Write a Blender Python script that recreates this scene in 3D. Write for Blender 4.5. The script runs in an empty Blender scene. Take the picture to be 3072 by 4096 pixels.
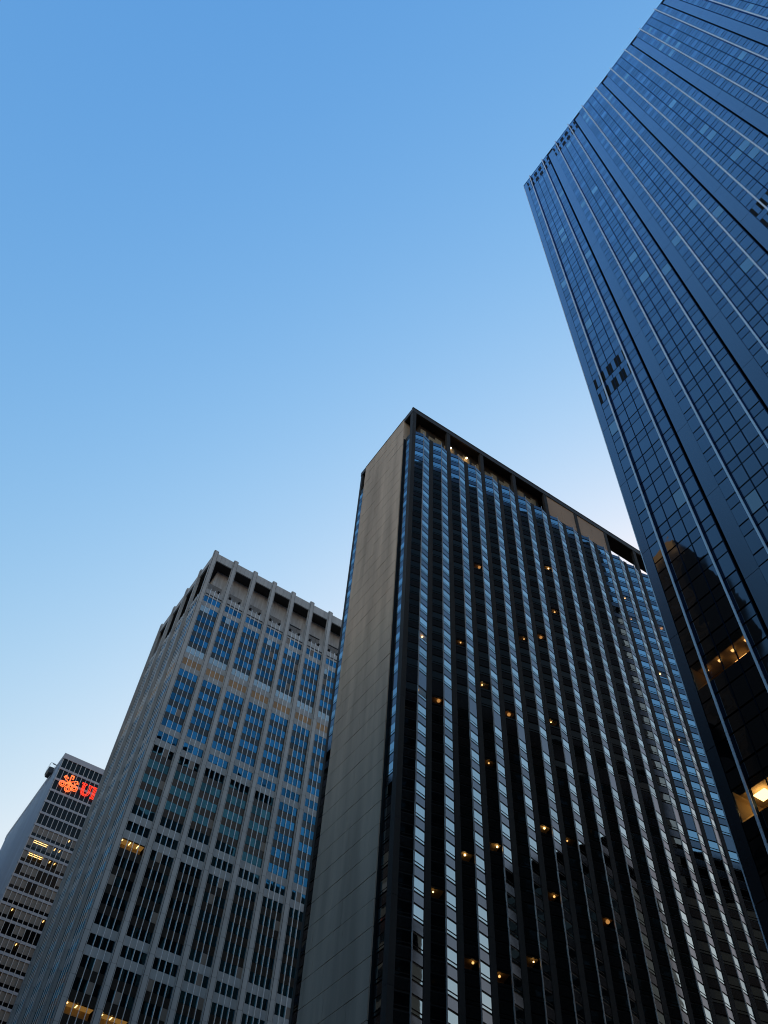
import bpy, bmesh, math, random
from mathutils import Matrix, Vector
random.seed(7)
SC = bpy.context.scene
COL = SC.collection

# ------------------------------------------------------------------ camera
# x runs west across the avenue, y south along it, z up; the camera stands on the east pavement
AX = ((0.82691, 0.48574782, 0.28331767), (-0.56020382, 0.66776881, 0.49015966), (0.04890329, -0.56403357, 0.8243025))
CAM_Z = 0.0                          # heights are measured from the lens; the pavement lies 1.6 m below it
FPX = 3506.0
cam_d = bpy.data.cameras.new('camera')
cam_d.sensor_fit = 'VERTICAL'; cam_d.sensor_height = 36.0; cam_d.lens = FPX / 4096 * 36.0
cam_d.clip_start = 0.1; cam_d.clip_end = 6000
cam = bpy.data.objects.new('camera', cam_d); COL.objects.link(cam)
cam.matrix_world = Matrix(((AX[0][0], -AX[0][1], -AX[0][2], 0), (AX[1][0], -AX[1][1], -AX[1][2], 0), (AX[2][0], -AX[2][1], -AX[2][2], CAM_Z), (0, 0, 0, 1)))
SC.camera = cam

# ------------------------------------------------------------------ sky, sun, exposure
SUN_EL = math.radians(15.0)
SUN_AZ = math.radians(30.0)          # from +x (west) towards +y (south)
w = bpy.data.worlds.new('World'); SC.world = w; w.use_nodes = True
nt = w.node_tree; nt.nodes.clear()
sky = nt.nodes.new('ShaderNodeTexSky'); sky.sky_type = 'NISHITA'; sky.sun_disc = False
sky.sun_elevation = SUN_EL; sky.sun_rotation = math.pi / 2 - SUN_AZ
sky.air_density = 3.0; sky.dust_density = 3.0; sky.ozone_density = 0.5; sky.altitude = 0
bg = nt.nodes.new('ShaderNodeBackground'); bg.inputs['Strength'].default_value = 0.15
out = nt.nodes.new('ShaderNodeOutputWorld')
# the phone's colour rendering of that sky: one response curve per channel, the same everywhere
sep = nt.nodes.new('ShaderNodeSeparateColor'); com = nt.nodes.new('ShaderNodeCombineColor')
nt.links.new(sky.outputs[0], sep.inputs[0])
for ch, (gam, off, top) in enumerate(((2.0, 1.15, 1.15), (1.2, 0.68, 1.05), (0.54, 0.50, 1.0))):
    a = nt.nodes.new('ShaderNodeMath'); a.operation = 'MULTIPLY'; a.inputs[1].default_value = 0.15
    b = nt.nodes.new('ShaderNodeMath'); b.operation = 'POWER'; b.inputs[1].default_value = gam
    c = nt.nodes.new('ShaderNodeMath'); c.operation = 'MULTIPLY'; c.inputs[1].default_value = math.exp(off)
    d = nt.nodes.new('ShaderNodeMath'); d.operation = 'SMOOTH_MIN'; d.inputs[1].default_value = top; d.inputs[2].default_value = 0.12
    e = nt.nodes.new('ShaderNodeMath'); e.operation = 'DIVIDE'; e.inputs[1].default_value = 0.15
    nt.links.new(sep.outputs[ch], a.inputs[0])
    for p, q in ((a, b), (b, c), (c, d), (d, e)): nt.links.new(p.outputs[0], q.inputs[0])
    nt.links.new(e.outputs[0], com.inputs[ch])
nt.links.new(com.outputs[0], bg.inputs[0]); nt.links.new(bg.outputs[0], out.inputs[0])
sd = bpy.data.lights.new('sun', 'SUN'); sd.energy = 2.0; sd.angle = math.radians(0.5); sd.color = (1.0, 0.86, 0.7)
so = bpy.data.objects.new('sun', sd); COL.objects.link(so)
sdir = Vector((math.cos(SUN_AZ) * math.cos(SUN_EL), math.sin(SUN_AZ) * math.cos(SUN_EL), math.sin(SUN_EL)))
so.rotation_euler = (-sdir).to_track_quat('-Z', 'Y').to_euler(); so.location = (0, 0, 400)
SC.view_settings.view_transform = 'Standard'; SC.view_settings.look = 'None'
SC.view_settings.gamma = 1.0; SC.view_settings.exposure = 0.0
SC.view_settings.use_curve_mapping = False
SC.cycles.max_bounces = 8; SC.cycles.glossy_bounces = 5; SC.cycles.diffuse_bounces = 3
SC.cycles.transparent_max_bounces = 8; SC.cycles.caustics_reflective = False; SC.cycles.caustics_refractive = False
SC.cycles.sample_clamp_indirect = 4.0; SC.cycles.filter_width = 1.1

# ------------------------------------------------------------------ materials
MATS = {}
def newmat(name):
    m = bpy.data.materials.new(name); m.use_nodes = True
    n = m.node_tree; n.nodes.clear()
    o = n.nodes.new('ShaderNodeOutputMaterial'); MATS[name] = m
    return m, n, o

def vary(n, color, amount, noise_scale=None, noise_amount=0.0, stretch=(1, 1, 1)):
    """base colour, varied from piece to piece and by a soft world-space noise"""
    geo = n.nodes.new('ShaderNodeNewGeometry')
    hsv = n.nodes.new('ShaderNodeHueSaturation'); hsv.inputs['Color'].default_value = (*color, 1)
    mr = n.nodes.new('ShaderNodeMapRange'); mr.inputs['To Min'].default_value = 1 - amount; mr.inputs['To Max'].default_value = 1 + amount
    n.links.new(geo.outputs['Random Per Island'], mr.inputs['Value'])
    val = mr.outputs[0]
    if noise_scale:
        mp = n.nodes.new('ShaderNodeMapping'); mp.inputs['Scale'].default_value = stretch
        n.links.new(geo.outputs['Position'], mp.inputs['Vector'])
        no = n.nodes.new('ShaderNodeTexNoise'); no.inputs['Scale'].default_value = noise_scale; no.inputs['Detail'].default_value = 5
        n.links.new(mp.outputs[0], no.inputs['Vector'])
        m2 = n.nodes.new('ShaderNodeMapRange'); m2.inputs['From Min'].default_value = 0.3; m2.inputs['From Max'].default_value = 0.7
        m2.inputs['To Min'].default_value = 1 - noise_amount; m2.inputs['To Max'].default_value = 1 + noise_amount
        n.links.new(no.outputs['Fac'], m2.inputs['Value'])
        mul = n.nodes.new('ShaderNodeMath'); mul.operation = 'MULTIPLY'
        n.links.new(val, mul.inputs[0]); n.links.new(m2.outputs[0], mul.inputs[1]); val = mul.outputs[0]
    n.links.new(val, hsv.inputs['Value'])
    return hsv.outputs[0], geo

def matte(name, color, rough=0.8, amount=0.08, ns=0.6, na=0.15, stretch=(1, 1, 0.25), metallic=0.0, spec=0.3):
    m, n, o = newmat(name)
    p = n.nodes.new('ShaderNodeBsdfPrincipled')
    c, geo = vary(n, color, amount, ns, na, stretch)
    n.links.new(c, p.inputs['Base Color']); p.inputs['Roughness'].default_value = rough
    p.inputs['Metallic'].default_value = metallic; p.inputs['Specular IOR Level'].default_value = spec
    n.links.new(p.outputs[0], o.inputs[0]); return m

def glass(name, tint, ior, amount=0.12, wave=0.004, rough=0.02, wscale=0.35, body=(0.004, 0.005, 0.006), power=None, f0=0.015):
    """coated glass: dark body under a tinted reflection that grows towards grazing, slightly wavy, each pane its own way"""
    m, n, o = newmat(name)
    g = n.nodes.new('ShaderNodeBsdfGlossy'); d = n.nodes.new('ShaderNodeBsdfDiffuse'); d.inputs[0].default_value = (*body, 1)
    g.inputs['Roughness'].default_value = rough
    c, geo = vary(n, tint, amount)
    n.links.new(c, g.inputs['Color'])
    no = n.nodes.new('ShaderNodeTexNoise'); no.noise_dimensions = '4D'; no.inputs['Scale'].default_value = wscale; no.inputs['Detail'].default_value = 1.5
    mm = n.nodes.new('ShaderNodeMath'); mm.operation = 'MULTIPLY'; mm.inputs[1].default_value = 60
    n.links.new(geo.outputs['Random Per Island'], mm.inputs[0]); n.links.new(mm.outputs[0], no.inputs['W'])
    n.links.new(geo.outputs['Position'], no.inputs['Vector'])
    b = n.nodes.new('ShaderNodeBump'); b.inputs['Strength'].default_value = 1.0; b.inputs['Distance'].default_value = wave / wscale
    n.links.new(no.outputs['Fac'], b.inputs['Height']); n.links.new(b.outputs[0], g.inputs['Normal'])
    x = n.nodes.new('ShaderNodeMixShader')
    if power:                                   # coated pane: reflectance rises faster towards grazing than bare glass
        lw = n.nodes.new('ShaderNodeLayerWeight'); lw.inputs[0].default_value = 0.5
        pw = n.nodes.new('ShaderNodeMath'); pw.operation = 'POWER'; pw.inputs[1].default_value = power
        n.links.new(lw.outputs['Facing'], pw.inputs[0])
        f = n.nodes.new('ShaderNodeMath'); f.operation = 'MULTIPLY_ADD'; f.inputs[1].default_value = 1 - f0; f.inputs[2].default_value = f0
        n.links.new(pw.outputs[0], f.inputs[0])
    else:
        f = n.nodes.new('ShaderNodeFresnel'); f.inputs[0].default_value = ior
    n.links.new(f.outputs[0], x.inputs[0]); n.links.new(d.outputs[0], x.inputs[1]); n.links.new(g.outputs[0], x.inputs[2])
    n.links.new(x.outputs[0], o.inputs[0]); return m

def clear_glass(name):
    m, n, o = newmat(name)
    t = n.nodes.new('ShaderNodeBsdfTransparent'); t.inputs[0].default_value = (0.8, 0.8, 0.8, 1)
    g = n.nodes.new('ShaderNodeBsdfGlossy'); g.inputs['Roughness'].default_value = 0.02; g.inputs[0].default_value = (0.6, 0.65, 0.7, 1)
    lw = n.nodes.new('ShaderNodeLayerWeight'); lw.inputs[0].default_value = 0.5
    pw = n.nodes.new('ShaderNodeMath'); pw.operation = 'POWER'; pw.inputs[1].default_value = 4.5
    f = n.nodes.new('ShaderNodeMath'); f.operation = 'MULTIPLY_ADD'; f.inputs[1].default_value = 0.94; f.inputs[2].default_value = 0.04
    n.links.new(lw.outputs['Facing'], pw.inputs[0]); n.links.new(pw.outputs[0], f.inputs[0])
    x = n.nodes.new('ShaderNodeMixShader')
    n.links.new(f.outputs[0], x.inputs[0]); n.links.new(t.outputs[0], x.inputs[1]); n.links.new(g.outputs[0], x.inputs[2])
    n.links.new(x.outputs[0], o.inputs[0]); return m

def emit(name, color, strength):
    m, n, o = newmat(name)
    e = n.nodes.new('ShaderNodeEmission'); e.inputs[0].default_value = (*color, 1); e.inputs[1].default_value = strength
    n.links.new(e.outputs[0], o.inputs[0]); return m

# right-hand glass tower
glass('tower_glass', (0.76, 0.85, 1.0), 2.0, 0.14, 0.009, power=2.5)
glass('tower_glass_pale', (0.95, 0.98, 1.0), 2.0, 0.10, 0.008, power=2.1, f0=0.03)
glass('tower_spandrel', (0.73, 0.83, 1.0), 2.0, 0.07, 0.005, 0.05, power=2.6)
glass('tower_pier', (0.72, 0.82, 0.98), 2.0, 0.04, 0.001, 0.25, 0.35, (0.015, 0.017, 0.02), power=2.5)
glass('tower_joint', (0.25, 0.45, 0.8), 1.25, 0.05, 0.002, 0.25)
matte('aluminium', (0.80, 0.85, 0.90), 0.4, 0.05, 0.5, 0.06, metallic=0.25)
matte('vent_black', (0.006, 0.006, 0.007), 0.9, 0, None, 0)
matte('vent_grey', (0.26, 0.27, 0.29), 0.4, 0.05, None, 0, metallic=0.5)
# hotel slab
glass('hotel_glass', (0.68, 0.88, 1.0), 4.6, 0.24, 0.003, 0.02, 0.5)
glass('hotel_spandrel', (0.50, 0.56, 0.68), 2.6, 0.14, 0.005, 0.10, 0.4, (0.015, 0.014, 0.014))
matte('hotel_frame', (0.008, 0.009, 0.011), 0.5, 0, None, 0)
matte('hotel_pier', (0.040, 0.036, 0.034), 0.75, 0.25, 0.4, 0.2)
matte('hotel_edge', (0.45, 0.45, 0.46), 0.4, 0.05, None, 0, metallic=0.4)
matte('hotel_stone', (0.57, 0.465, 0.37), 0.85, 0.09, 0.40, 0.24, (1, 1, 0.10))
matte('hotel_joint', (0.06, 0.05, 0.04), 0.9, 0, None, 0)
matte('hotel_fascia', (0.07, 0.055, 0.045), 0.6, 0.1, 0.3, 0.15)
matte('hotel_beige', (0.66, 0.47, 0.33), 0.8, 0.04, 0.2, 0.08)
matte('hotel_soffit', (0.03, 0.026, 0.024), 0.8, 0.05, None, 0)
matte('penthouse_panel', (0.50, 0.42, 0.30), 0.8, 0.2, 0.6, 0.2)
matte('core_dark', (0.01, 0.011, 0.013), 0.7, 0, None, 0)
# concrete office tower
matte('concrete', (0.40, 0.43, 0.455), 0.85, 0.06, 0.7, 0.12, (1, 1, 0.15))
matte('concrete_joint', (0.10, 0.10, 0.10), 0.9, 0, None, 0)
matte('louvre', (0.22, 0.23, 0.24), 0.7, 0.06, 1.5, 0.1, (1, 1, 0.1))
matte('loggia_wall', (0.43, 0.46, 0.49), 0.85, 0.05, 1.6, 0.22, (1, 1, 0.12))
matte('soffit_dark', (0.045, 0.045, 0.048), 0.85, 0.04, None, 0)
glass('office_glass', (0.14, 0.56, 0.90), 2.7, 0.42, 0.007)
glass('office_pale', (1.0, 0.95, 0.9), 3.4, 0.10, 0.004, 0.12, 0.35, (0.20, 0.19, 0.17))
glass('office_spandrel', (0.7, 0.62, 0.58), 1.7, 0.12, 0.003, 0.2, 0.35, (0.03, 0.028, 0.026))
matte('louvre_brown', (0.42, 0.27, 0.15), 0.7, 0.12, None, 0)
# far office slab
matte('white_panel', (0.40, 0.42, 0.48), 0.6, 0.04, 0.4, 0.06)
matte('white_mullion', (0.58, 0.55, 0.54), 0.5, 0.04, None, 0, metallic=0.2)
glass('slab_glass', (0.8, 0.75, 0.75), 1.35, 0.3, 0.004)
matte('slab_blind', (0.22, 0.19, 0.165), 0.5, 0.28, None, 0)
matte('slab_rib', (0.40, 0.50, 0.64), 0.6, 0.04, 0.3, 0.06)
# shared
clear_glass('clear_glass')
matte('room_wall', (0.50, 0.38, 0.22), 0.9, 0.1, None, 0)
emit('lamp_warm', (1.0, 0.60, 0.22), 9.0)
emit('lamp_soft', (1.0, 0.52, 0.16), 2.4)
emit('lamp_dim', (1.0, 0.45, 0.12), 0.8)
emit('tube_warm', (1.0, 0.62, 0.22), 6.0)
emit('lit_ceiling', (1.0, 0.50, 0.11), 0.33)  # ceiling glows by itself, in place of lamplight falling on it
emit('neon_red', (1.0, 0.045, 0.02), 2.0)
emit('neon_orange', (1.0, 0.15, 0.04), 2.3)
matte('roof_gravel', (0.18, 0.17, 0.16), 0.95, 0.05, 2.0, 0.2)
matte('asphalt', (0.05, 0.05, 0.052), 0.9, 0, 3.0, 0.2, (1, 1, 1))
matte('paving', (0.25, 0.24, 0.23), 0.9, 0.06, 1.0, 0.15, (1, 1, 1))
matte('road_paint', (0.75, 0.75, 0.72), 0.7, 0, 2.0, 0.1, (1, 1, 1))
matte('steel_dark', (0.06, 0.065, 0.075), 0.5, 0.05, None, 0)
matte('neighbour_tan', (0.50, 0.30, 0.13), 0.8, 0.08, 0.2, 0.12)
matte('neighbour_brown', (0.03, 0.025, 0.022), 0.8, 0.12, 0.3, 0.15)
glass('neighbour_glass', (0.8, 0.8, 0.8), 1.4, 0.3, 0.004)

# ------------------------------------------------------------------ mesh helpers
BOXF = [(0, 3, 2, 1), (4, 5, 6, 7), (0, 1, 5, 4), (1, 2, 6, 5), (2, 3, 7, 6), (3, 0, 4, 7)]
def box_verts(c, s, rz=0.0):
    hx, hy, hz = s[0] / 2, s[1] / 2, s[2] / 2
    ca, sa = math.cos(rz), math.sin(rz)
    r = []
    for z in (-hz, hz):
        for x, y in ((-hx, -hy), (hx, -hy), (hx, hy), (-hx, hy)):
            r.append((c[0] + x * ca - y * sa, c[1] + x * sa + y * ca, c[2] + z))
    return r
UNIT = {}
def unit_box(mat):
    if mat not in UNIT:
        me = bpy.data.meshes.new('piece_' + mat)
        me.from_pydata(box_verts((0, 0, 0), (1, 1, 1)), [], BOXF); me.materials.append(MATS[mat]); me.update()
        UNIT[mat] = me
    return UNIT[mat]
def boxes_mesh(name, boxes):
    """boxes: (centre, size, rz, material) -> one mesh"""
    v, f, mi, slots = [], [], [], []
    for c, s, rz, mat in boxes:
        if mat not in slots: slots.append(mat)
        b = len(v); v += box_verts(c, s, rz)
        f += [tuple(i + b for i in q) for q in BOXF]; mi += [slots.index(mat)] * 6
    me = bpy.data.meshes.new(name); me.from_pydata(v, [], f)
    for m in slots: me.materials.append(MATS[m])
    me.polygons.foreach_set('material_index', mi); me.update(); return me
def link(name, me, parent=None):
    o = bpy.data.objects.new(name, me); COL.objects.link(o)
    if parent: o.parent = parent; o.matrix_parent_inverse = Matrix.Translation(-parent.location)
    return o
def span(x0, x1, y0, y1, z0, z1, mat):
    return (((x0 + x1) / 2, (y0 + y1) / 2, (z0 + z1) / 2), (abs(x1 - x0), abs(y1 - y0), abs(z1 - z0)), 0.0, mat)
def thing(name, label, cat, loc, group=None):
    o = bpy.data.objects.new(name, None); COL.objects.link(o); o.location = loc; o.empty_display_size = 2
    o['label'] = label; o['category'] = cat
    if group: o['group'] = group
    return o
def part(name, boxes, parent, kind=None, label=None):
    o = link(name, boxes_mesh(name, boxes), parent)
    if kind: o['kind'] = kind
    if label: o['label'] = label
    return o
def tube_mesh(name, paths, r, mat, n=6):
    bm = bmesh.new()
    for pts, closed in paths:
        pts = [Vector(p) for p in pts]; k = len(pts); rings = []
        for i, p in enumerate(pts):
            a = pts[(i - 1) % k] if (closed or i > 0) else p
            b = pts[(i + 1) % k] if (closed or i < k - 1) else p
            t = (b - a).normalized()
            u = t.cross(Vector((0, 1, 0)))
            if u.length < 1e-3: u = t.cross(Vector((1, 0, 0)))
            u.normalize(); q = t.cross(u)
            rings.append([bm.verts.new(p + r * (math.cos(2 * math.pi * j / n) * u + math.sin(2 * math.pi * j / n) * q)) for j in range(n)])
        for i in range(k if closed else k - 1):
            A, B = rings[i], rings[(i + 1) % k]
            for j in range(n): bm.faces.new((A[j], A[(j + 1) % n], B[(j + 1) % n], B[j]))
        if not closed:
            bm.faces.new(rings[0]); bm.faces.new(rings[-1][::-1])
    bmesh.ops.recalc_face_normals(bm, faces=bm.faces)
    me = bpy.data.meshes.new(name); bm.to_mesh(me); bm.free(); me.materials.append(MATS[mat]); return me
_ico = {}
def lamp_mesh(mat, r):
    if (mat, r) not in _ico:
        bm = bmesh.new(); bmesh.ops.create_icosphere(bm, subdivisions=2, radius=r)
        for v in bm.verts:                                  # a globe with a neck
            if v.co.z > r * 0.5: v.co.x *= 0.55; v.co.y *= 0.55; v.co.z *= 1.25
        me = bpy.data.meshes.new('lamp'); bm.to_mesh(me); bm.free(); me.materials.append(MATS[mat]); _ico[(mat, r)] = me
    return _ico[(mat, r)]

def project(p):
    x, y, z = p[0], p[1], p[2] - CAM_Z
    c = [AX[0][i] * x + AX[1][i] * y + AX[2][i] * z for i in range(3)]
    if c[2] <= 0.1: return None
    return (c[0] / c[2] * FPX + 1536, c[1] / c[2] * FPX + 2048)

class Pieces:
    """collects alike pieces of one building; the 300 that show largest become parts, the rest one mass per kind"""
    def __init__(self, root, hidden=lambda q: False):
        self.root = root; self.k = {}; self.hidden = hidden
    def add(self, kind, c, s, mat, rz=0.0): self.k.setdefault(kind, []).append((c, s, rz, mat))
    def span(self, kind, x0, x1, y0, y1, z0, z1, mat):
        b = span(x0, x1, y0, y1, z0, z1, mat); self.add(kind, b[0], b[1], mat)
    def area(self, b):
        q = project(b[0])
        if q is None or not (-20 < q[0] < 3092 and -20 < q[1] < 4116) or self.hidden(q): return 0.0
        pts = [project(v) for v in box_verts(b[0], b[1], b[2])]
        if any(p is None for p in pts): return 0.0
        pts = sorted(pts); 
        def half(ps):
            h = []
            for p in ps:
                while len(h) > 1 and (h[-1][0]-h[-2][0])*(p[1]-h[-2][1]) - (h[-1][1]-h[-2][1])*(p[0]-h[-2][0]) <= 0: h.pop()
                h.append(p)
            return h
        hull = half(pts)[:-1] + half(pts[::-1])[:-1]
        return abs(sum(hull[i-1][0]*hull[i][1] - hull[i][0]*hull[i-1][1] for i in range(len(hull)))) / 2
    def build(self, limit=295):
        for kind, lst in self.k.items():
            sc = sorted(((self.area(b), i) for i, b in enumerate(lst)), reverse=True)
            own = [i for a, i in sc[:limit] if a > 0]
            rest = sorted(set(range(len(lst))) - set(own))
            for i in own:
                c, s, rz, mat = lst[i]
                o = bpy.data.objects.new(kind, unit_box(mat)); COL.objects.link(o); o.parent = self.root
                o.matrix_parent_inverse = Matrix.Translation(-self.root.location)
                o.location = c; o.scale = s; o.rotation_euler = (0, 0, rz)
            if rest: part(kind + 's_beyond', [lst[i] for i in rest], self.root, 'stuff')

# ------------------------------------------------------------------ ground
def structure(name, boxes):
    o = link(name, boxes_mesh(name, boxes)); o['kind'] = 'structure'; return o
structure('ground', [span(-1500, 1500, -1500, 1500, -3.0, -1.62, 'paving')])
structure('avenue', [span(4, 24, -1400, 1400, -2.5, -1.6, 'asphalt')])
structure('pavement_east', [span(-15, 3.9, -1400, 1400, -2.5, -1.47, 'paving')])
structure('pavement_west', [span(24.1, 600, -60, 27.9, -2.5, -1.47, 'paving'), span(24.1, 600, 44, 128, -2.5, -1.47, 'paving'), span(24.1, 600, 140, 220, -2.5, -1.47, 'paving'), span(24.1, 600, 232, 500, -2.5, -1.47, 'paving')])
structure('side_street', [span(24.1, 600, 28, 43.9, -2.5, -1.6, 'asphalt'), span(24.1, 600, 128.1, 139.9, -2.5, -1.6, 'asphalt'), span(24.1, 600, 220.1, 231.9, -2.5, -1.6, 'asphalt')])
structure('lane_marking', [span(x - .07, x + .07, y, y + 3, -1.6, -1.594, 'road_paint') for x in (9, 14, 19) for y in range(-100, 300, 9)])

# ================================================================== glass tower on the right
XT = 42.6
tower = thing('glass_tower', 'tall blue glass tower with pale vertical fins filling the right edge', 'building', (XT, 0, 0))
P = Pieces(tower)
T_TOP, T_S, T_N, T_W = 189.5, 27.72, -46.0, 104.0
FL, VIS = 3.688, 2.28
ZB = [108.42 + FL * n for n in range(-24, 22)]          # sill heights of the vision panes
part('wall', [span(XT + 3.6, T_W, T_N, T_S - 0.02, -1.6, T_TOP - 0.35, 'core_dark')], tower)
part('roof', [span(XT + 0.96, T_W - 0.1, T_N + 0.1, T_S - 0.1, T_TOP - 0.4, T_TOP - 0.2, 'roof_gravel')], tower)
part('south_curtain_wall', [span(XT + 1.0, T_W, T_S - 0.02, T_S, 6, T_TOP, 'slab_glass')], tower)
part('corner_trim', [span(XT - 0.02, XT + 0.08, T_S - 0.02, T_S + 0.06, 2, T_TOP, 'aluminium')], tower)
part('base', [span(XT + 0.3, XT + 0.75, T_N, T_S, -1.6, ZB[0] - 1.4, 'tower_joint')], tower)
BAY, NB = 8.08, 9
lit_tower = {}
for b in range(NB):
    y0 = 26.80 - BAY * b; y1 = y0 - 6.5
    T_LIT = {34: (0, 1, 2), 45: (0, 1, 2, 3)} if b == 0 else {}
    segs = []; z = ZB[0] - 1.35
    for zb in ZB:
        if int(zb) in T_LIT:
            segs.append((z, zb)); z = zb + VIS
            segs_y = y0 - 1.3 * len(T_LIT[int(zb)])
            part('backing_wall', [span(XT + 0.10, XT + 0.74, y1, segs_y, zb, zb + VIS, 'tower_joint')], tower)
    segs.append((z, T_TOP - 0.1))
    part('backing_wall', [span(XT + 0.10, XT + 0.74, y1, y0, a, c, 'tower_joint') for a, c in segs], tower)
    for n, zb in enumerate(ZB):
        for c in range(5):
            ya = y0 - 1.3 * c - 0.06; yb = y0 - 1.3 * (c + 1) + 0.06
            vent = (b in (0, 1) and zb > 181) or (b in (0, 3) and 88 < zb < 95)
            if b in (0,) and 88 < zb < 95 and c == 4: vent = False
            if vent:
                # grey pane between two black louvre slots
                P.span('vent_slot', XT - 0.005, XT + 0.09, ya, ya - 0.34, zb, zb + VIS, 'vent_black')
                P.span('vent_panel', XT - 0.02, XT + 0.09, ya - 0.34, yb + 0.34, zb + 0.02, zb + VIS - 0.02, 'tower_spandrel')
                P.span('vent_slot', XT - 0.005, XT + 0.09, yb + 0.34, yb, zb, zb + VIS, 'vent_black')
            elif c in T_LIT.get(int(zb), ()):
                lit_tower.setdefault((b, n), []).append((ya, yb, zb))
            else:
                pale = random.random() < 0.045
                P.span('window_pane', XT, XT + 0.09, ya, yb, zb + 0.07, zb + VIS - 0.05, 'tower_glass_pale' if pale else 'tower_glass')
            zt = zb + FL - 0.06 if n < len(ZB) - 1 else T_TOP - 0.25
            P.span('spandrel_pane', XT, XT + 0.09, ya, yb, zb + VIS + 0.09, zt - 0.05, 'tower_spandrel')
    # fins stand on the outer mullions, thin glazing bars on the inner ones
    for c in (1, 4):
        yf = y0 - 1.3 * c
        z = ZB[0] - 1.3
        while z < T_TOP + 0.3:
            z1 = min(z + 7.376, T_TOP + 0.3)
            P.span('fin', XT - 0.34, XT - 0.26, yf - 0.085, yf + 0.085, z, z1 - 0.03, 'aluminium')
            P.span('fin_web', XT - 0.26, XT + 0.05, yf - 0.09, yf + 0.07, z, z1 - 0.03, 'tower_joint'); z = z1  # fin sides coloured dark to give the shadow line beside each plate
    for c in (2, 3):
        yf = y0 - 1.3 * c
        part('glazing_bar', [span(XT - 0.02, XT + 0.1, yf - 0.035, yf + 0.035, ZB[0] - 1.3, T_TOP - 0.3, 'tower_joint')], tower)
    part('coping', [span(XT - 0.04, XT + 0.95, y1 - 1.58 + 0.01, y0 if b else T_S, T_TOP - 0.12, T_TOP + 0.02, 'tower_pier')], tower)
    # recessed flat pier to the south of each bay
    yp0, yp1 = (T_S, y0 + 0.0) if b == 0 else (y0 + BAY - 6.5, y0)
    xr = XT + (0.02 if b == 0 else 0.13)
    z = ZB[0] - 1.3
    while z < T_TOP - 0.3:
        z1 = min(z + 11.064, T_TOP - 0.08)
        P.span('pier_panel', xr, XT + 0.74, yp0 - (0.02 if b == 0 else 0.20), yp1 + 0.02, z, z1 - 0.05, 'tower_pier'); z = z1
    part('bay_return', [span(XT + 0.02, XT + 0.74, y1 - 0.01, y1 + 0.055, ZB[0] - 1.3, T_TOP - 0.25, 'tower_joint')], tower)
P.build()
# lit office behind the lowest panes in view
for (b, n), lst in lit_tower.items():
    ya = max(a[0] for a in lst); yb = min(a[1] for a in lst); zb = lst[0][2]
    for a in lst:
        o = part('lit_window', [span(XT, XT + 0.03, a[0], a[1], zb + 0.05, zb + VIS - 0.04, 'clear_glass')], tower)
    room = part('lit_room', [span(XT + 0.1, XT + 3.5, yb, ya, zb + VIS, zb + VIS + 0.04, 'room_wall'), span(XT + 3.5, XT + 3.55, yb, ya, zb - 0.8, zb + VIS, 'room_wall'),
                             span(XT + 0.1, XT + 3.5, ya, ya + 0.05, zb - 0.8, zb + VIS, 'room_wall'), span(XT + 0.1, XT + 3.5, yb - 0.05, yb, zb - 0.8, zb + VIS, 'room_wall'), span(XT + 0.1, XT + 3.5, yb, ya, zb - 0.85, zb - 0.8, 'hotel_fascia')], tower)
    if zb < 40:
        for yy in (ya - 1.2, ya - 2.9): part('ceiling_light', [span(XT + 1.0, XT + 1.9, yy - 0.45, yy + 0.45, zb + VIS - 0.36, zb + VIS - 0.30, 'tube_warm')], room)
    else:
        for q in range(4): part('ceiling_light', [span(XT + 0.9, XT + 1.1, ya - 0.75 - 1.25 * q, ya - 0.55 - 1.25 * q, zb + VIS - 0.30, zb + VIS - 0.20, 'lamp_soft')], room)
        part('ceiling_light', [span(XT + 1.9, XT + 2.05, ya - 3.6, ya - 2.5, zb + VIS - 0.40, zb + VIS - 0.32, 'lamp_soft')], room)

# ================================================================== hotel slab
YH = 64.4
hotel = thing('hotel_slab', 'dark slab with zigzag window bays and a blank tan stone end wall', 'building', (41.8, YH, 0))
edgeT = lambda q: q[0] > 2097 + 0.3165 * (q[1] - 743) + 6
P = Pieces(hotel, edgeT)
HP, H0, HN = 3.9, 41.9, 20
XE = H0 + HP * HN
HFL = 2.84
# floors: window-head heights from the top down, one deeper spandrel at z 78.5
heads = []
z = 137.3
while z > 22:
    heads.append((z, 1.42 if 79 < z < 82 else 0.0)); z -= HFL + heads[-1][1]
PW = 0.78                                               # pier width
RIDGE = 0.37
part('wall', [span(44.6, XE, 67.6, 81.28, -1.6, 137.6, 'core_dark')], hotel)
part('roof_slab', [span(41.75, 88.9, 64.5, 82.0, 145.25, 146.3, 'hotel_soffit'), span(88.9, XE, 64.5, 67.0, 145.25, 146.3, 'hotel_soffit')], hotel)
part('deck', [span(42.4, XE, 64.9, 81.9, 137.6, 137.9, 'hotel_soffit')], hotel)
H_LIT = [(54.49, 109.3), (70.07, 120.3), (70.42, 109.2), (62.66, 98.1), (66.35, 100.7), (44.31, 86.4), (51.55, 89.3), (44.35, 76.1), (46.71, 76.3), (54.89, 83.9), (59.42, 80.5), (67.01, 83.5), (55.17, 70.8), (62.5, 64.8), (67.23, 64.7), (51.52, 56.1), (54.83, 59.2), (62.84, 56.6), (70.86, 56.4), (47.82, 49.0), (51.17, 44.2), (55.38, 44.9), (59.14, 47.6), (93.77, 94.8), (89.81, 125.8), (89.87, 120.0), (97.67, 122.8), (93.74, 108.8)]
lit_key = {}
for x, zz in H_LIT:
    i = int((x - H0) // HP); j = min(range(len(heads)), key=lambda k: abs(heads[k][0] - 0.75 - zz))
    lit_key[(i, j)] = x - (H0 + HP * i)
rooms = []
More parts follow.
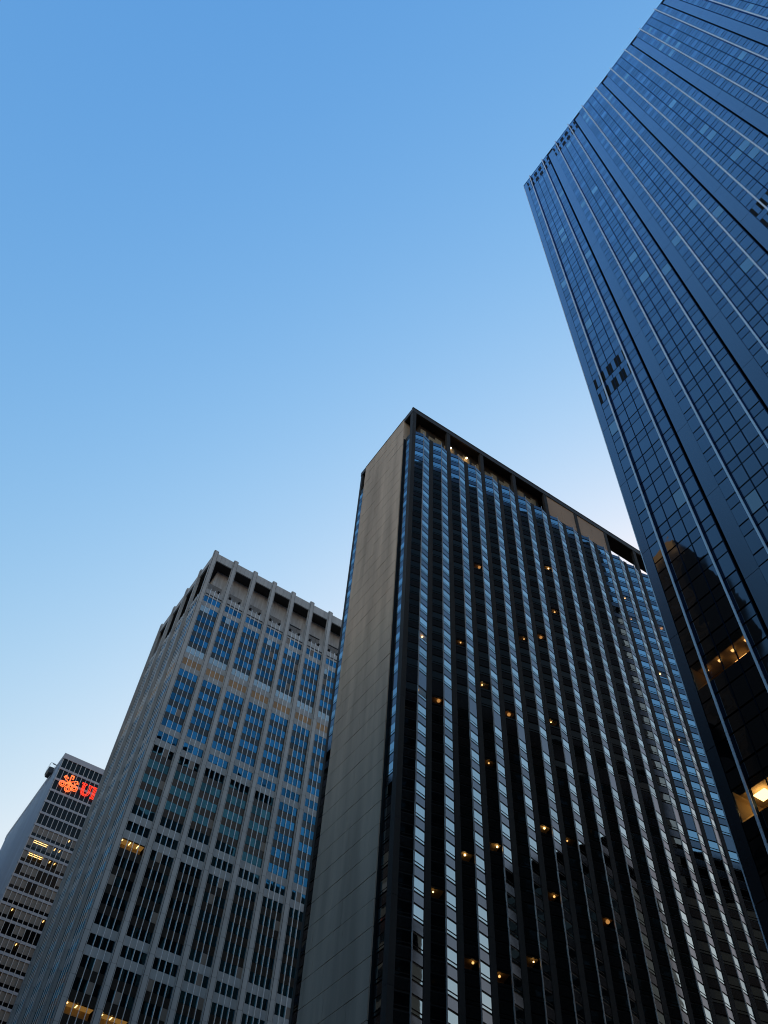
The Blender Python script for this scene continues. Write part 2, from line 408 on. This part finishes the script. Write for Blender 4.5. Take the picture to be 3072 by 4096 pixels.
for i in range(HN + 1):
    xc = H0 + HP * i
    tall = i % 2 == 0
    z, zt = 14.0, (145.2 if tall else 138.6)
    first = True
    while z < zt - 0.2:
        z1 = min(z + 8.52, zt)
        if i == 0:
            P.span('pier_panel', 41.55, 42.29, YH - 0.1, YH + 0.72, z, z1 - 0.03, 'hotel_pier')
        else:
            P.span('pier_panel', xc - PW / 2, xc + PW / 2, YH - 0.06, YH + 0.5, z, z1 - 0.03, 'hotel_pier')
        z = z1
    if i == HN: break
    xa, xb = xc + PW / 2, xc + HP - PW / 2
    xm = (xa + xb) / 2; hw = (xb - xa) / 2
    L = math.hypot(hw, RIDGE); th = math.atan2(RIDGE, hw)
    for side in (0, 1):
        # facet frame: origin at its middle, rotated about z
        rz = -th if side == 0 else th
        mx = xm - hw / 2 if side == 0 else xm + hw / 2
        my = YH - RIDGE / 2
        nx, ny = (-math.sin(th), -math.cos(th)) if side == 0 else (math.sin(th), -math.cos(th))
        cuts = []; z = 16.0
        for j in range(len(heads) - 1, -1, -1):
            if (i, j) in lit_key and side == (0 if lit_key[(i, j)] < HP / 2 + 0.25 else 1):
                cuts.append((z, heads[j][0] - 1.13)); z = heads[j][0] - 0.03
        cuts.append((z, 138.4))
        part('facet_frame', [((mx - nx * 0.10, my - ny * 0.10, (a + c) / 2), (L - 0.02, 0.10, c - a), rz, 'hotel_frame') for a, c in cuts], hotel)
        for j, (zh, extra) in enumerate(heads):
            lw = L - 0.10
            lit = (i, j) in lit_key and side == (0 if lit_key[(i, j)] < HP / 2 + 0.25 else 1)
            if lit:
                rooms.append((mx, my, zh, lw, rz, nx, ny, i))
            P.add('window_pane', (mx - nx * 0.02, my - ny * 0.02, zh - 0.60), (lw, 0.05, 1.02), 'clear_glass' if lit else 'hotel_glass', rz)
            P.add('vent_pane', (mx - nx * 0.02, my - ny * 0.02, zh - 1.37), (lw, 0.05, 0.22), 'hotel_glass', rz)
            P.add('spandrel_panel', (mx - nx * 0.01, my - ny * 0.01, zh - 2.20 - extra / 2), (lw, 0.05, 1.00 + extra), 'hotel_spandrel', rz)
        if side == 0:
            P.add('spandrel_panel', (mx - nx * 0.01, my - ny * 0.01, 137.95), (lw, 0.05, 0.9), 'hotel_spandrel', rz)
        else:
            P.add('spandrel_panel', (mx - nx * 0.01, my - ny * 0.01, 137.85), (lw, 0.05, 0.7), 'hotel_spandrel', rz)
    z = 18.0
    while z < 138.9:
        z1 = min(z + 3 * HFL, 138.9)
        P.span('ridge_bar', xm - 0.05, xm + 0.05, YH - RIDGE - 0.10, YH - RIDGE + 0.02, z, z1 - 0.02, 'hotel_edge'); z = z1
# stone end wall: panels in courses with staggered upright joints
part('end_wall_backing', [span(41.62, 43.9, 67.25, 80.2, -1.6, 146.2, 'hotel_joint')], hotel)
z = 12.0; row = 0
while z < 146.2:
    z1 = min(z + HFL, 146.25); off = (row % 3) * 0.62
    ys = [67.2] + [67.2 + off + 1.86 * k for k in range(1, 7)] + [80.25]
    for ya, yb in zip(ys[:-1], ys[1:]):
        d = random.uniform(-0.015, 0.015)
        P.span('stone_panel', 41.5 + d, 41.64, ya + 0.010, yb - 0.010, z + 0.035, z1 - 0.035, 'hotel_stone')
    z = z1; row += 1
part('end_wall_coping', [span(41.45, 44.0, 67.15, 80.3, 146.26, 146.5, 'hotel_fascia')], hotel)
part('end_wall_return', [span(41.66, 44.0, 67.14, 67.24, -1.6, 139.0, 'hotel_frame')], hotel)  # stone return coloured black for the shadow on its side
part('end_wall_return', [span(41.66, 44.0, 67.14, 67.24, 139.0, 146.2, 'hotel_stone')], hotel)
# window strips either side of the stone
for ya, yb, xs in ((64.95, 67.12, 0.0), (80.34, 81.42, -0.40)):
    part('strip_frame', [span(42.02 + xs, 42.3, ya - (0.1 if xs == 0 else 0.05), yb, 14, 139.2, 'hotel_frame')], hotel)
    for zh, extra in heads:
        P.span('window_pane', 41.93 + xs, 41.99 + xs, ya + 0.04, yb - 0.12, zh - 1.13, zh - 0.03, 'hotel_glass')
        P.span('vent_pane', 41.93 + xs, 41.99 + xs, ya + 0.04, yb - 0.12, zh - 1.48, zh - 1.24, 'hotel_glass')
        P.span('spandrel_panel', 41.94 + xs, 41.99 + xs, ya + 0.04, yb - 0.12, zh - 2.75 - extra, zh - 1.67, 'hotel_spandrel')
z = 14.0
while z < 145:
    z1 = min(z + 8.52, 145.2)
    P.span('pier_panel', 41.55, 42.29, 81.44, 82.0, z, z1 - 0.03, 'hotel_pier'); z = z1
# crown: fascia beam, loggia, penthouse behind
part('roof_fascia', [span(41.48, XE, YH - 0.12, YH + 0.16, 145.2, 146.5, 'hotel_fascia')], hotel)
part('roof_fascia', [span(41.48, 41.76, YH + 0.161, 67.1, 145.2, 146.5, 'hotel_fascia')], hotel)
part('roof_fascia', [span(41.48, 41.76, 80.35, 82.05, 145.2, 146.5, 'hotel_fascia')], hotel)
part('roof_edging', [span(41.42, XE, YH - 0.18, YH + 0.2, 146.5, 146.62, 'steel_dark')], hotel)
part('penthouse_wall', [span(44.1, 72.6, 65.9, 79, 137.9, 145.24, 'hotel_fascia')], hotel)
x = 44.4; k = 0
while x < 72.0:
    wv = (1.25, 0.55, 1.5, 1.5, 0.5, 1.25)[k % 6]
    if k % 6 in (0, 2, 3, 5):
        P.span('penthouse_panel', x, x + wv - 0.08, 65.78, 65.88, 140.6, 142.7 if k % 3 else 143.6, 'penthouse_panel')
    else:
        P.span('penthouse_louvre', x, x + wv - 0.08, 65.82, 65.88, 138.4, 143.8, 'steel_dark')
    P.span('penthouse_sill', x, x + wv - 0.06, 65.72, 65.88, 140.25, 140.38, 'hotel_edge')
    x += wv; k += 1
for xa, xb in ((73.45, 80.55), (81.25, 88.35)):
    part('crown_panel', [span(xa, (xa + xb) / 2 - 0.01, YH + 0.02, YH + 0.4, 138.7, 145.19, 'hotel_beige'), span((xa + xb) / 2 + 0.01, xb, YH + 0.02, YH + 0.4, 138.7, 145.19, 'hotel_beige')], hotel, label='plain beige panel closing the roof gallery')
for x in (50.9, 54.6):
    o = link('gallery_lamp', lamp_mesh('lamp_warm', 0.20), hotel); o.location = (x, 65.3, 142.3)
part('mast', [span(74.9, 74.98, 64.6, 64.68, 146.3, 147.6, 'steel_dark'), span(74.78, 75.1, 64.6, 64.68, 147.2, 147.26, 'steel_dark')], hotel)
# lattice of the parapet rail seen against the sky at the far end
for x in [89.4 + 0.62 * k for k in range(40)]:
    P.span('rail_post', x, x + 0.06, YH + 0.3, YH + 0.36, 137.9, 138.75 if int(x * 10) % 3 else 138.35, 'steel_dark')
# rear face of the slab, seen only in the neighbours' glass
part('rear_wall', [span(43.4, XE, 81.3, 81.6, -1.6, 145, 'slab_glass')] + [span(H0 + HP * i - 0.4, H0 + HP * i + 0.4, 81.6, 82.0, -1.6, 145.2, 'hotel_pier') for i in range(1, HN + 1)], hotel)
P.build()
for k, (mx, my, zh, lw, rz, nx, ny, i) in enumerate(rooms):
    cx, cy = mx - nx * 0.95, my - ny * 0.95
    room = part('lit_room', [((cx, cy, zh - 0.03), (lw, 1.5, 0.04), rz, 'room_wall'), ((mx - nx * 1.7, my - ny * 1.7, zh - 1.2), (lw, 0.05, 2.3), rz, 'room_wall'), ((cx, cy, zh - 2.4), (lw, 1.5, 0.04), rz, 'room_wall')], hotel)
    o = link('lamp', lamp_mesh(*((('lamp_warm', 0.12), ('lamp_soft', 0.13), ('lamp_dim', 0.24), ('lamp_warm', 0.08), ('lamp_soft', 0.10))[k % 5])), room)
    tx, ty = math.cos(rz), math.sin(rz)
    u = random.uniform(-0.45, 0.45)
    o.location = (mx - nx * 0.30 + tx * u, my - ny * 0.30 + ty * u, zh - 0.24 - random.uniform(0, 0.16))

# ================================================================== concrete office tower
YB, XB = 146.0, 33.75
office = thing('concrete_tower', 'grey concrete tower with projecting piers and a recessed gallery at its top', 'building', (XB, YB, 0))
edgeH = lambda q: q[0] > 1452 - 0.125 * (q[1] - 1887) + 4
P = Pieces(office, edgeH)
BP, BNB = 5.98, 11
XBE = XB + BP * BNB + 1.3
YBE = 146.0 + 8.1 * 4 + 1.3
BFL, BW = 3.67, 1.95
part('wall', [span(XB + 2.6, XBE, YB + 2.6, YBE, -1.6, 167.5, 'core_dark')], office)
part('gallery_wall', [span(XB + 3.4, XBE, YB + 3.4, YBE, 167.5, 181.2, 'loggia_wall')], office)
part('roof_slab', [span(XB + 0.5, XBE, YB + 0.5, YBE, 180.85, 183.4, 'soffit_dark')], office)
part('gallery_end_wall', [span(XB + 0.72, XB + 3.38, YBE - 0.3, YBE - 0.02, 168.0, 180.84, 'loggia_wall')], office)
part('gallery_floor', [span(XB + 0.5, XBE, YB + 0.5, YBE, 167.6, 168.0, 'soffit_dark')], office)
tops = [167.0 - BFL * k for k in range(0, 38)]
def face(nb, pitch, nwin, along):
    """one elevation; along='x' is the street front, 'y' the avenue side"""
    def S(kind, u0, u1, d0, d1, z0, z1, mat):
        if along == 'x': P.span(kind, XB + u0, XB + u1, YB + d0, YB + d1, z0, z1, mat)
        else: P.span(kind, XB + d0, XB + d1, YB + u0, YB + u1, z0, z1, mat)
    def M(name, u0, u1, d0, d1, z0, z1, mat):
        if along == 'x': part(name, [span(XB + u0, XB + u1, YB + d0, YB + d1, z0, z1, mat)], office)
        else: part(name, [span(XB + d0, XB + d1, YB + u0, YB + u1, z0, z1, mat)], office)
    for b in range(nb + 1):
        u0 = pitch * b
        if not (along == 'y' and b == 0):
            M('pier_core', u0 + 0.12, u0 + 1.18, 0.06, 0.7, -1.6, 184.2, 'concrete_joint')
            z = 167.0 - BFL * 37
            while z < 184.2:
                z1 = min(z + BFL, 184.25)
                # broad face panel flanked by two narrow stepped margins
                S('pier_panel', u0 + 0.22, u0 + 1.08, -0.02 if not (b == 0) else 0.0, 0.10, z + 0.025, z1 - 0.025, 'concrete')
                S('pier_margin', u0, u0 + 0.19, 0.08, 0.68, z + 0.025, z1 - 0.025, 'concrete')
                S('pier_margin', u0 + 1.11, u0 + 1.3, 0.08, 0.68, z + 0.025, z1 - 0.025, 'concrete')
                z = z1
        if b == nb: break
        a0, a1 = u0 + 1.3, u0 + pitch
        wv = (a1 - a0) / nwin
        zs = [30.0]
        for k in (27, 19):
            if along == 'x' and ((k == 19 and b == 0) or (k == 27 and b in (0, 1))): zs += [tops[k] - BW, tops[k]]
        zs.append(169.6)
        for q in range(0, len(zs), 2): M('backing_wall', a0, a1, 0.72, 0.9, zs[q], zs[q + 1], 'concrete_joint')
        for k, zt in enumerate(tops):
            heavy = k % 6 == 0
            for c in range(nwin):
                x0, x1 = a0 + wv * c + 0.015, a0 + wv * (c + 1) - 0.015
                g = 'office_glass'
                if k % 6 == 0 and k > 0: g = 'louvre_brown' if k == 6 else 'office_glass'
                if k % 6 == 5 and k == 5: g = 'office_pale'
                elif k == 1 and c < 2 and b % 3 != 2: g = 'office_pale' if random.random() < 0.5 else g
                if g == 'office_glass' and random.random() < 0.05: g = 'slab_blind'
                lit = along == 'x' and ((k == 19 and b == 0) or (k == 27 and b in (0, 1)))
                if lit:
                    B_LIT.append((XB + x0, XB + x1, zt, k, b, c)); g = 'clear_glass'
                S('window_pane', x0, x1, 0.60, 0.66, zt - BW + 0.02, zt - 0.02, g)
                conc = heavy or (k + 1) % 6 == 0
                S('spandrel_panel', x0, x1, 0.58 if conc else 0.62, 0.68, zt - BFL + 0.025, zt - BW - 0.025, 'concrete' if conc else 'office_spandrel')
        for c in range(nwin):
            x0, x1 = a0 + wv * c + 0.03, a0 + wv * (c + 1) - 0.03
            S('coping_panel', x0, x1, 0.52, 0.9, 167.05, 169.6, 'concrete')
            S('fascia_panel', a0 + wv * c + 0.02, a0 + wv * (c + 1) - 0.02, 0.30, 0.62, 180.8, 183.6, 'concrete')
            if along == 'x': S('gallery_louvre', x0, x1, 3.28, 3.38, 168.0, 175.0, 'louvre')
        for c in range(1, nwin):
            xm = a0 + wv * c
            z = 167.0 - BFL * 37
            while z < 169.9:
                z1 = min(z + BFL * 2, 169.9)
                S('fin', xm - 0.04, xm + 0.04, 0.30 if along == 'x' else 0.46, 0.57, z, z1 - 0.02, 'aluminium'); z = z1
        if along == 'x':
            for u in ((a0 + 0.35) if b else None, a1 - wv - 0.45):
                if u is None: continue
                part('floodlight', [span(XB + u, XB + u + 0.5, YB + 0.35, YB + 0.85, 169.75, 170.45, 'vent_black'), span(XB + u + 0.2, XB + u + 0.3, YB + 0.55, YB + 0.65, 169.55, 169.75, 'steel_dark')], office)
B_LIT = []
face(BNB, BP, 4, 'x')
face(4, 8.1, 5, 'y')
for b in range(4, 8):
    for zz in (172.0, 175.2):
        part('gallery_pipe', [span(XB + BP * b + 1.4, XB + BP * (b + 1), YB + 3.2, YB + 3.36, zz, zz + 0.25, 'steel_dark')], office)
P.build()
for key in ((19, 0), (27, 0), (27, 1)):
    lst = [t for t in B_LIT if (t[3], t[4]) == key]
    xa, xb, zt = lst[0][0], lst[-1][1], lst[0][2]
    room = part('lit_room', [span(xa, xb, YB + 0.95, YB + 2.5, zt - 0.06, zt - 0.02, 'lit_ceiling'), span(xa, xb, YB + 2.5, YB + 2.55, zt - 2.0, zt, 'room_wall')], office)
    for q in range(3 if key[0] == 19 else 2):
        x0 = xa + 0.25 + 1.6 * q
        part('light_tube', [span(x0, x0 + 0.16, YB + 0.98, YB + (1.9 if q else 1.4), zt - 0.2, zt - 0.1, 'tube_warm')], room)

# ================================================================== far slab with the red sign
XA, YA, HA = 32.1, 242.3, 180.0
slab = thing('far_office_slab', 'distant pale office slab with ribbon windows carrying the red sign', 'building', (XA, YA, 0))
edgeB = lambda q: q[0] > 489 - 0.42 * (q[1] - 2900) + 3
P = Pieces(slab, edgeB)
AN, AP = 32, 1.49
XAE = XA + AN * AP
part('wall', [span(XA + 1.8, XAE, YA + 1.8, YA + 53, -1.6, HA - 1, 'core_dark')], slab)
part('roof', [span(XA + 0.4, XAE, YA + 0.4, YA + 53, HA - 1.0, HA - 0.6, 'roof_gravel')], slab)
part('roof_band', [span(XA, XAE, YA, YA + 0.4, 178.1, HA, 'white_panel')], slab)
part('roof_band', [span(XA, XA + 0.4, YA + 0.401, YA + 53, 178.1, HA, 'white_panel')], slab)
AFL = 4.055
A_LIT = {6: ((7, 8), (12, 14)), 7: ((1, 4), (5, 7), (10, 11)), 8: ((1, 4), (5, 7), (9, 12)), 12: ((2, 3), (8, 9)), 14: ((5, 6),), 16: ((3, 5),), 19: ((1, 2), (6, 8)), 20: ((0, 3),)}
lit_bars = []
for r in range(33):
    zt = 178.1 - AFL * r
    P.span('spandrel_band', XA + 0.02, XAE, YA + 0.06, YA + 0.33, zt - AFL + 0.02, zt - 3.30, 'white_panel')
    for c in range(AN):
        x0 = XA + 0.35 + AP * c; x1 = x0 + AP - 0.06
        if r < 6:
            P.span('window_pane', x0, x1, YA + 0.24, YA + 0.30, zt - 3.28, zt - 0.03, 'slab_glass')
        else:
            lit = any(a <= c < b_ for a, b_ in A_LIT.get(r, ()))
            P.span('window_pane', x0, x1, YA + 0.24, YA + 0.30, zt - 2.25, zt - 0.03, 'clear_glass' if lit else ('slab_blind' if r not in (9, 10, 13) or random.random() < 0.5 else 'slab_glass'))
            P.span('sill_pane', x0, x1, YA + 0.24, YA + 0.30, zt - 3.28, zt - 2.30, 'slab_glass')
for c in range(AN + 1):
    xm = XA + 0.32 + AP * c
    z = 178.1 - AFL * 33
    while z < 178.3:
        z1 = min(z + AFL * 3, 178.4)
        P.span('mullion', xm - 0.075, xm + 0.075, YA + 0.0 if c else YA + 0.005, YA + 0.23, z, z1 - 0.01, 'white_mullion'); z = z1
for k in range(36):
    yr = YA + 0.45 + 1.49 * k
    if yr > YA + 52.5: break
    P.span('rib', XA + 0.03, XA + 0.45, yr, yr + 0.75, 30, 178.09, 'slab_rib')
part('side_wall', [span(XA + 0.35, XA + 1.8, YA + 0.5, YA + 53, -1.6, 178.08, 'slab_rib')], slab)
P.build()
for r, groups in A_LIT.items():
    zt = 178.1 - AFL * r
    for a, b_ in groups:
        x0, x1 = XA + 0.35 + AP * a, XA + 0.35 + AP * b_
        room = part('lit_room', [span(x0, x1, YA + 0.52, YA + 1.75, zt - 0.05, zt, 'room_wall')], slab)
        if b_ - a >= 3:
            for d in (0.55, 1.5): part('light_tube', [span(x0 + 0.2, x1 - 0.2, YA + d, YA + d + 0.09, zt - 0.16, zt - 0.07, 'tube_warm')], room)
        else:
            for q in range(b_ - a): part('light_tube', [span(x0 + AP * q + 0.65, x0 + AP * q + 0.75, YA + 0.6, YA + 1.7, zt - 0.16, zt - 0.07, 'tube_warm')], room)

# neon sign: three crossed keys and letters, standing off the facade on the slab's top storeys
YS = YA - 0.35
sign = thing('neon_sign', 'red neon sign of three crossed keys and letters on the far slab', 'sign', (37.0, YS, 170.5))
def W(pts): return [(x, YS, z) for x, z in pts]
def oval(cx, cz, rx, rz, n=18): return [(cx + rx * math.cos(2 * math.pi * k / n), cz + rz * math.sin(2 * math.pi * k / n)) for k in range(n)]
HUB = (36.92, 170.55)
def key(ang, Lb, Lt):
    """a key pointing at ang degrees: bow at the near end, toothed bit at the far end"""
    a = math.radians(ang); d = (math.cos(a), math.sin(a)); n_ = (-d[1], d[0])
    def Q(u, v): return (HUB[0] + d[0] * u + n_[0] * v, HUB[1] + d[1] * u + n_[1] * v)
    P1 = [([ (p[0], YS, p[1]) for p in oval(*Q(-Lb, 0), 0.95, 0.95)], True), ([(p[0], YS, p[1]) for p in oval(*Q(-Lb, 0), 0.5, 0.5, 10)], True)]
    P1 += [(W([Q(-Lb + 0.95, 0.2), Q(Lt, 0.2)]), False), (W([Q(-Lb + 0.95, -0.2), Q(0.5, -0.2)]), False)]
    bit = [Q(Lt, 0.25), Q(Lt, -0.75), Q(Lt - 0.35, -0.75), Q(Lt - 0.35, -0.45), Q(Lt - 0.7, -0.45), Q(Lt - 0.7, -0.75), Q(Lt - 1.15, -0.75), Q(Lt - 1.15, -0.2)]
    return P1 + [(W(bit), False), (W([Q(Lt - 0.15, 0.1), Q(Lt - 0.2, -0.5)]), False)]
for ang, Lb, Lt in ((92, 2.25, 2.65), (31, 2.3, 2.55), (148, 2.25, 2.55)):
    o = link('key_emblem', tube_mesh('key', key(ang, Lb, Lt), 0.12, 'neon_orange'), sign)
U = [(40.6, 172.45), (42.15, 172.45), (42.15, 172.1), (41.75, 172.05), (41.75, 169.7), (41.95, 169.1), (42.45, 168.85), (42.95, 169.05), (43.2, 169.7), (43.2, 172.05), (42.85, 172.1), (42.85, 172.45), (44.0, 172.45), (44.0, 172.1), (43.65, 172.05), (43.65, 169.6), (43.35, 168.8), (42.6, 168.35), (41.8, 168.4), (41.2, 168.85), (40.98, 169.6), (40.98, 172.05), (40.6, 172.1)]
U2 = [(41.36, 172.1), (41.36, 169.6), (41.6, 168.95), (42.2, 168.6)]
B1 = [(44.3, 172.5), (46.3, 172.5), (46.95, 172.2), (47.1, 171.6), (46.9, 170.95), (46.4, 170.6), (47.05, 170.25), (47.3, 169.5), (47.05, 168.8), (46.4, 168.4), (44.3, 168.4), (44.3, 168.75), (44.65, 168.8), (44.65, 172.1), (44.3, 172.15)]
B2 = [(45.05, 172.3), (45.05, 168.6)]
B3 = [(45.45, 172.1), (46.1, 172.1), (46.5, 171.6), (46.1, 170.85), (45.45, 170.8)]
B4 = [(45.45, 170.4), (46.2, 170.35), (46.65, 169.6), (46.2, 168.8), (45.45, 168.8)]
S1 = [(50.0, 172.4), (50.0, 171.3), (49.75, 171.3), (49.2, 172.0), (48.6, 171.85), (48.5, 171.4), (48.9, 171.0), (49.8, 170.4), (50.2, 169.7), (50.0, 168.8), (49.2, 168.35), (48.4, 168.5), (48.15, 168.4), (47.95, 169.7), (48.2, 169.7), (48.7, 168.85), (49.3, 168.9), (49.45, 169.4), (49.1, 169.85), (48.2, 170.4), (47.85, 171.1), (48.0, 171.9), (48.7, 172.4), (49.4, 172.35), (49.75, 172.4)]
link('letter', tube_mesh('letter_u', [(W(U), True), (W(U2), False)], 0.10, 'neon_red'), sign)
link('letter', tube_mesh('letter_b', [(W(B1), True), (W(B2), False), (W(B3), True), (W(B4), True)], 0.10, 'neon_red'), sign)
link('letter', tube_mesh('letter_s', [(W(S1), True)], 0.10, 'neon_red'), sign)
for x in (35.6, 38.2, 41.4, 43.4, 45.0, 46.6, 49.0):
    part('bracket', [span(x - 0.03, x + 0.03, YS, YA + 0.02, 170.5, 170.56, 'steel_dark')], sign)

# window-cleaning cradle hanging over the avenue edge of the slab's roof
crd = thing('maintenance_cradle', 'small dark window-cleaning cradle hung at the far slab\'s roof edge', 'cradle', (31.1, 252.3, 177.2))
bm = bmesh.new()
prof = [(30.35, 178.2), (30.75, 177.3), (31.75, 177.3), (31.95, 178.0), (31.95, 179.4), (30.35, 179.3)]
va = [bm.verts.new((x, 250.6, z)) for x, z in prof]; vb = [bm.verts.new((x, 253.9, z)) for x, z in prof]
bm.faces.new(va); bm.faces.new(vb[::-1])
for i in range(6): bm.faces.new((va[i], va[(i + 1) % 6], vb[(i + 1) % 6], vb[i]))
bmesh.ops.recalc_face_normals(bm, faces=bm.faces)
me = bpy.data.meshes.new('cradle_body'); bm.to_mesh(me); bm.free(); me.materials.append(MATS['steel_dark'])
link('body', me, crd)
for x, y in ((30.4, 250.7), (31.9, 250.7), (30.4, 253.8), (31.9, 253.8)):
    part('rail_post', [span(x - 0.04, x + 0.04, y - 0.04, y + 0.04, 179.2, 180.9, 'aluminium')], crd)
part('hand_rail', [span(30.36, 31.94, 250.66, 250.74, 180.9, 180.98, 'aluminium'), span(30.36, 31.94, 253.76, 253.84, 180.9, 180.98, 'aluminium'), span(30.36, 30.44, 250.74, 253.76, 180.9, 180.98, 'aluminium')], crd)
part('davit_arm', [span(31.0, 34.0, 251.2, 251.4, 181.0, 181.2, 'steel_dark'), span(33.7, 34.0, 251.2, 251.4, 179.9, 181.0, 'steel_dark')], crd)

# ================================================================== neighbours mirrored in the glass, and unseen blocks added to shade the street
def neighbour(name, label, x0, x1, y0, y1, h, wall, band=None, face_x=None, pitch=4.0, nw=3.2):
    t = thing(name, label, 'building', ((x0 + x1) / 2, (y0 + y1) / 2, 0))
    part('wall', [span(x0, x1, y0, y1, -1.6, h - 10.0 if band else h, wall), span(x0, x1 - 2.01, y0, y1, h - 10.0, h - 0.1, wall)], t)
    if band: part('crown_band', [span(x1 - 2.0, x1 + 0.1, y0 - 0.1, y1 + 0.1, h - 10.0, h, band)], t)
    Q = Pieces(t)
    fx = x1 + 0.02 if face_x == 'w' else x0 - 0.02
    z = 8.0
    while z < h - 9:
        y = y0 + 1.0
        while y + nw < y1:
            Q.span('window_pane', fx - 0.1, fx + 0.1, y, y + nw - 0.5, z, z + 2.2, 'neighbour_glass'); y += nw
        z += pitch
    Q.build()
    return t
neighbour('opposite_block', 'dark block with a tan top band mirrored in the glass tower', -144, -109.4, 112, 165, 281.7, 'neighbour_brown', 'neighbour_tan', 'w')
neighbour('opposite_block', 'broad off-frame block added across the avenue to darken the street, mirrored low in the glass tower', -70, -32, -90, 108, 100, 'neighbour_brown', None, 'w')  # off-frame occluder, added to darken the lower canyon
neighbour('opposite_block', 'long unseen block added across the avenue to shade the concrete tower', -60, -15, 125, 197, 127, 'neighbour_brown', None, 'w')  # added as an occluder for the lower concrete floors
neighbour('west_tower', 'dark brown tower mirrored in the hotel\'s middle window bays', 200, 235, 4, 31, 160, 'neighbour_brown', None, 'e')
neighbour('west_block', 'dark brown block behind the glass tower, mirrored low in the hotel', 108, 150, -60, 8, 115, 'neighbour_brown', None, 'e')
neighbour('opposite_block', 'unseen mid-rise block added across the avenue to shade the stone end wall', -60, -15.2, 60, 97.5, 73, 'neighbour_brown', None, 'w')  # unseen; added so the stone wall darkens downwards
neighbour('opposite_block', 'tall dark block rising behind the avenue\'s east frontage', -70, -33, 94, 124, 150, 'neighbour_brown', None, 'w')  # added light blocker, kept out of frame
neighbour('opposite_block', 'tall dark block far down the avenue\'s east side', -60, -15.5, 332, 420, 190, 'neighbour_brown', None, 'w')  # unseen; added to hold light off the avenue fronts
neighbour('uptown_occluder', 'long unseen block added up the east side to cut low northern light', -80, -18, -420, -110, 185, 'neighbour_brown', None, 'w')  # unseen; added to cut low light from the north
neighbour('uptown_occluder', 'long unseen block added beyond the glass tower to cut low northern light', 42, 130, -420, -150, 185, 'neighbour_brown', None, 'e')  # second added occluder against low northern light
neighbour('uptown_tower', 'pale grey high tower mirrored in the concrete tower\'s middle windows', 60, 168, -128, -92, 318, 'loggia_wall', None, 'e')
neighbour('opposite_block', 'unseen block added across the avenue to darken it, second from the stone end wall', -60, -15.4, 98, 124, 104, 'neighbour_brown', None, 'w')  # added to close the east side and darken the street below
neighbour('opposite_block', 'tall unseen block added across the avenue to darken it, facing the far slab', -60, -15.1, 198, 330, 188, 'neighbour_brown', None, 'w')  # added; height set to block light while staying out of view
neighbour('opposite_block', 'low unseen block added across the avenue to darken it, facing the side street', -60, -15.3, 36, 58, 44, 'neighbour_brown', None, 'w')  # low added occluder, out of view
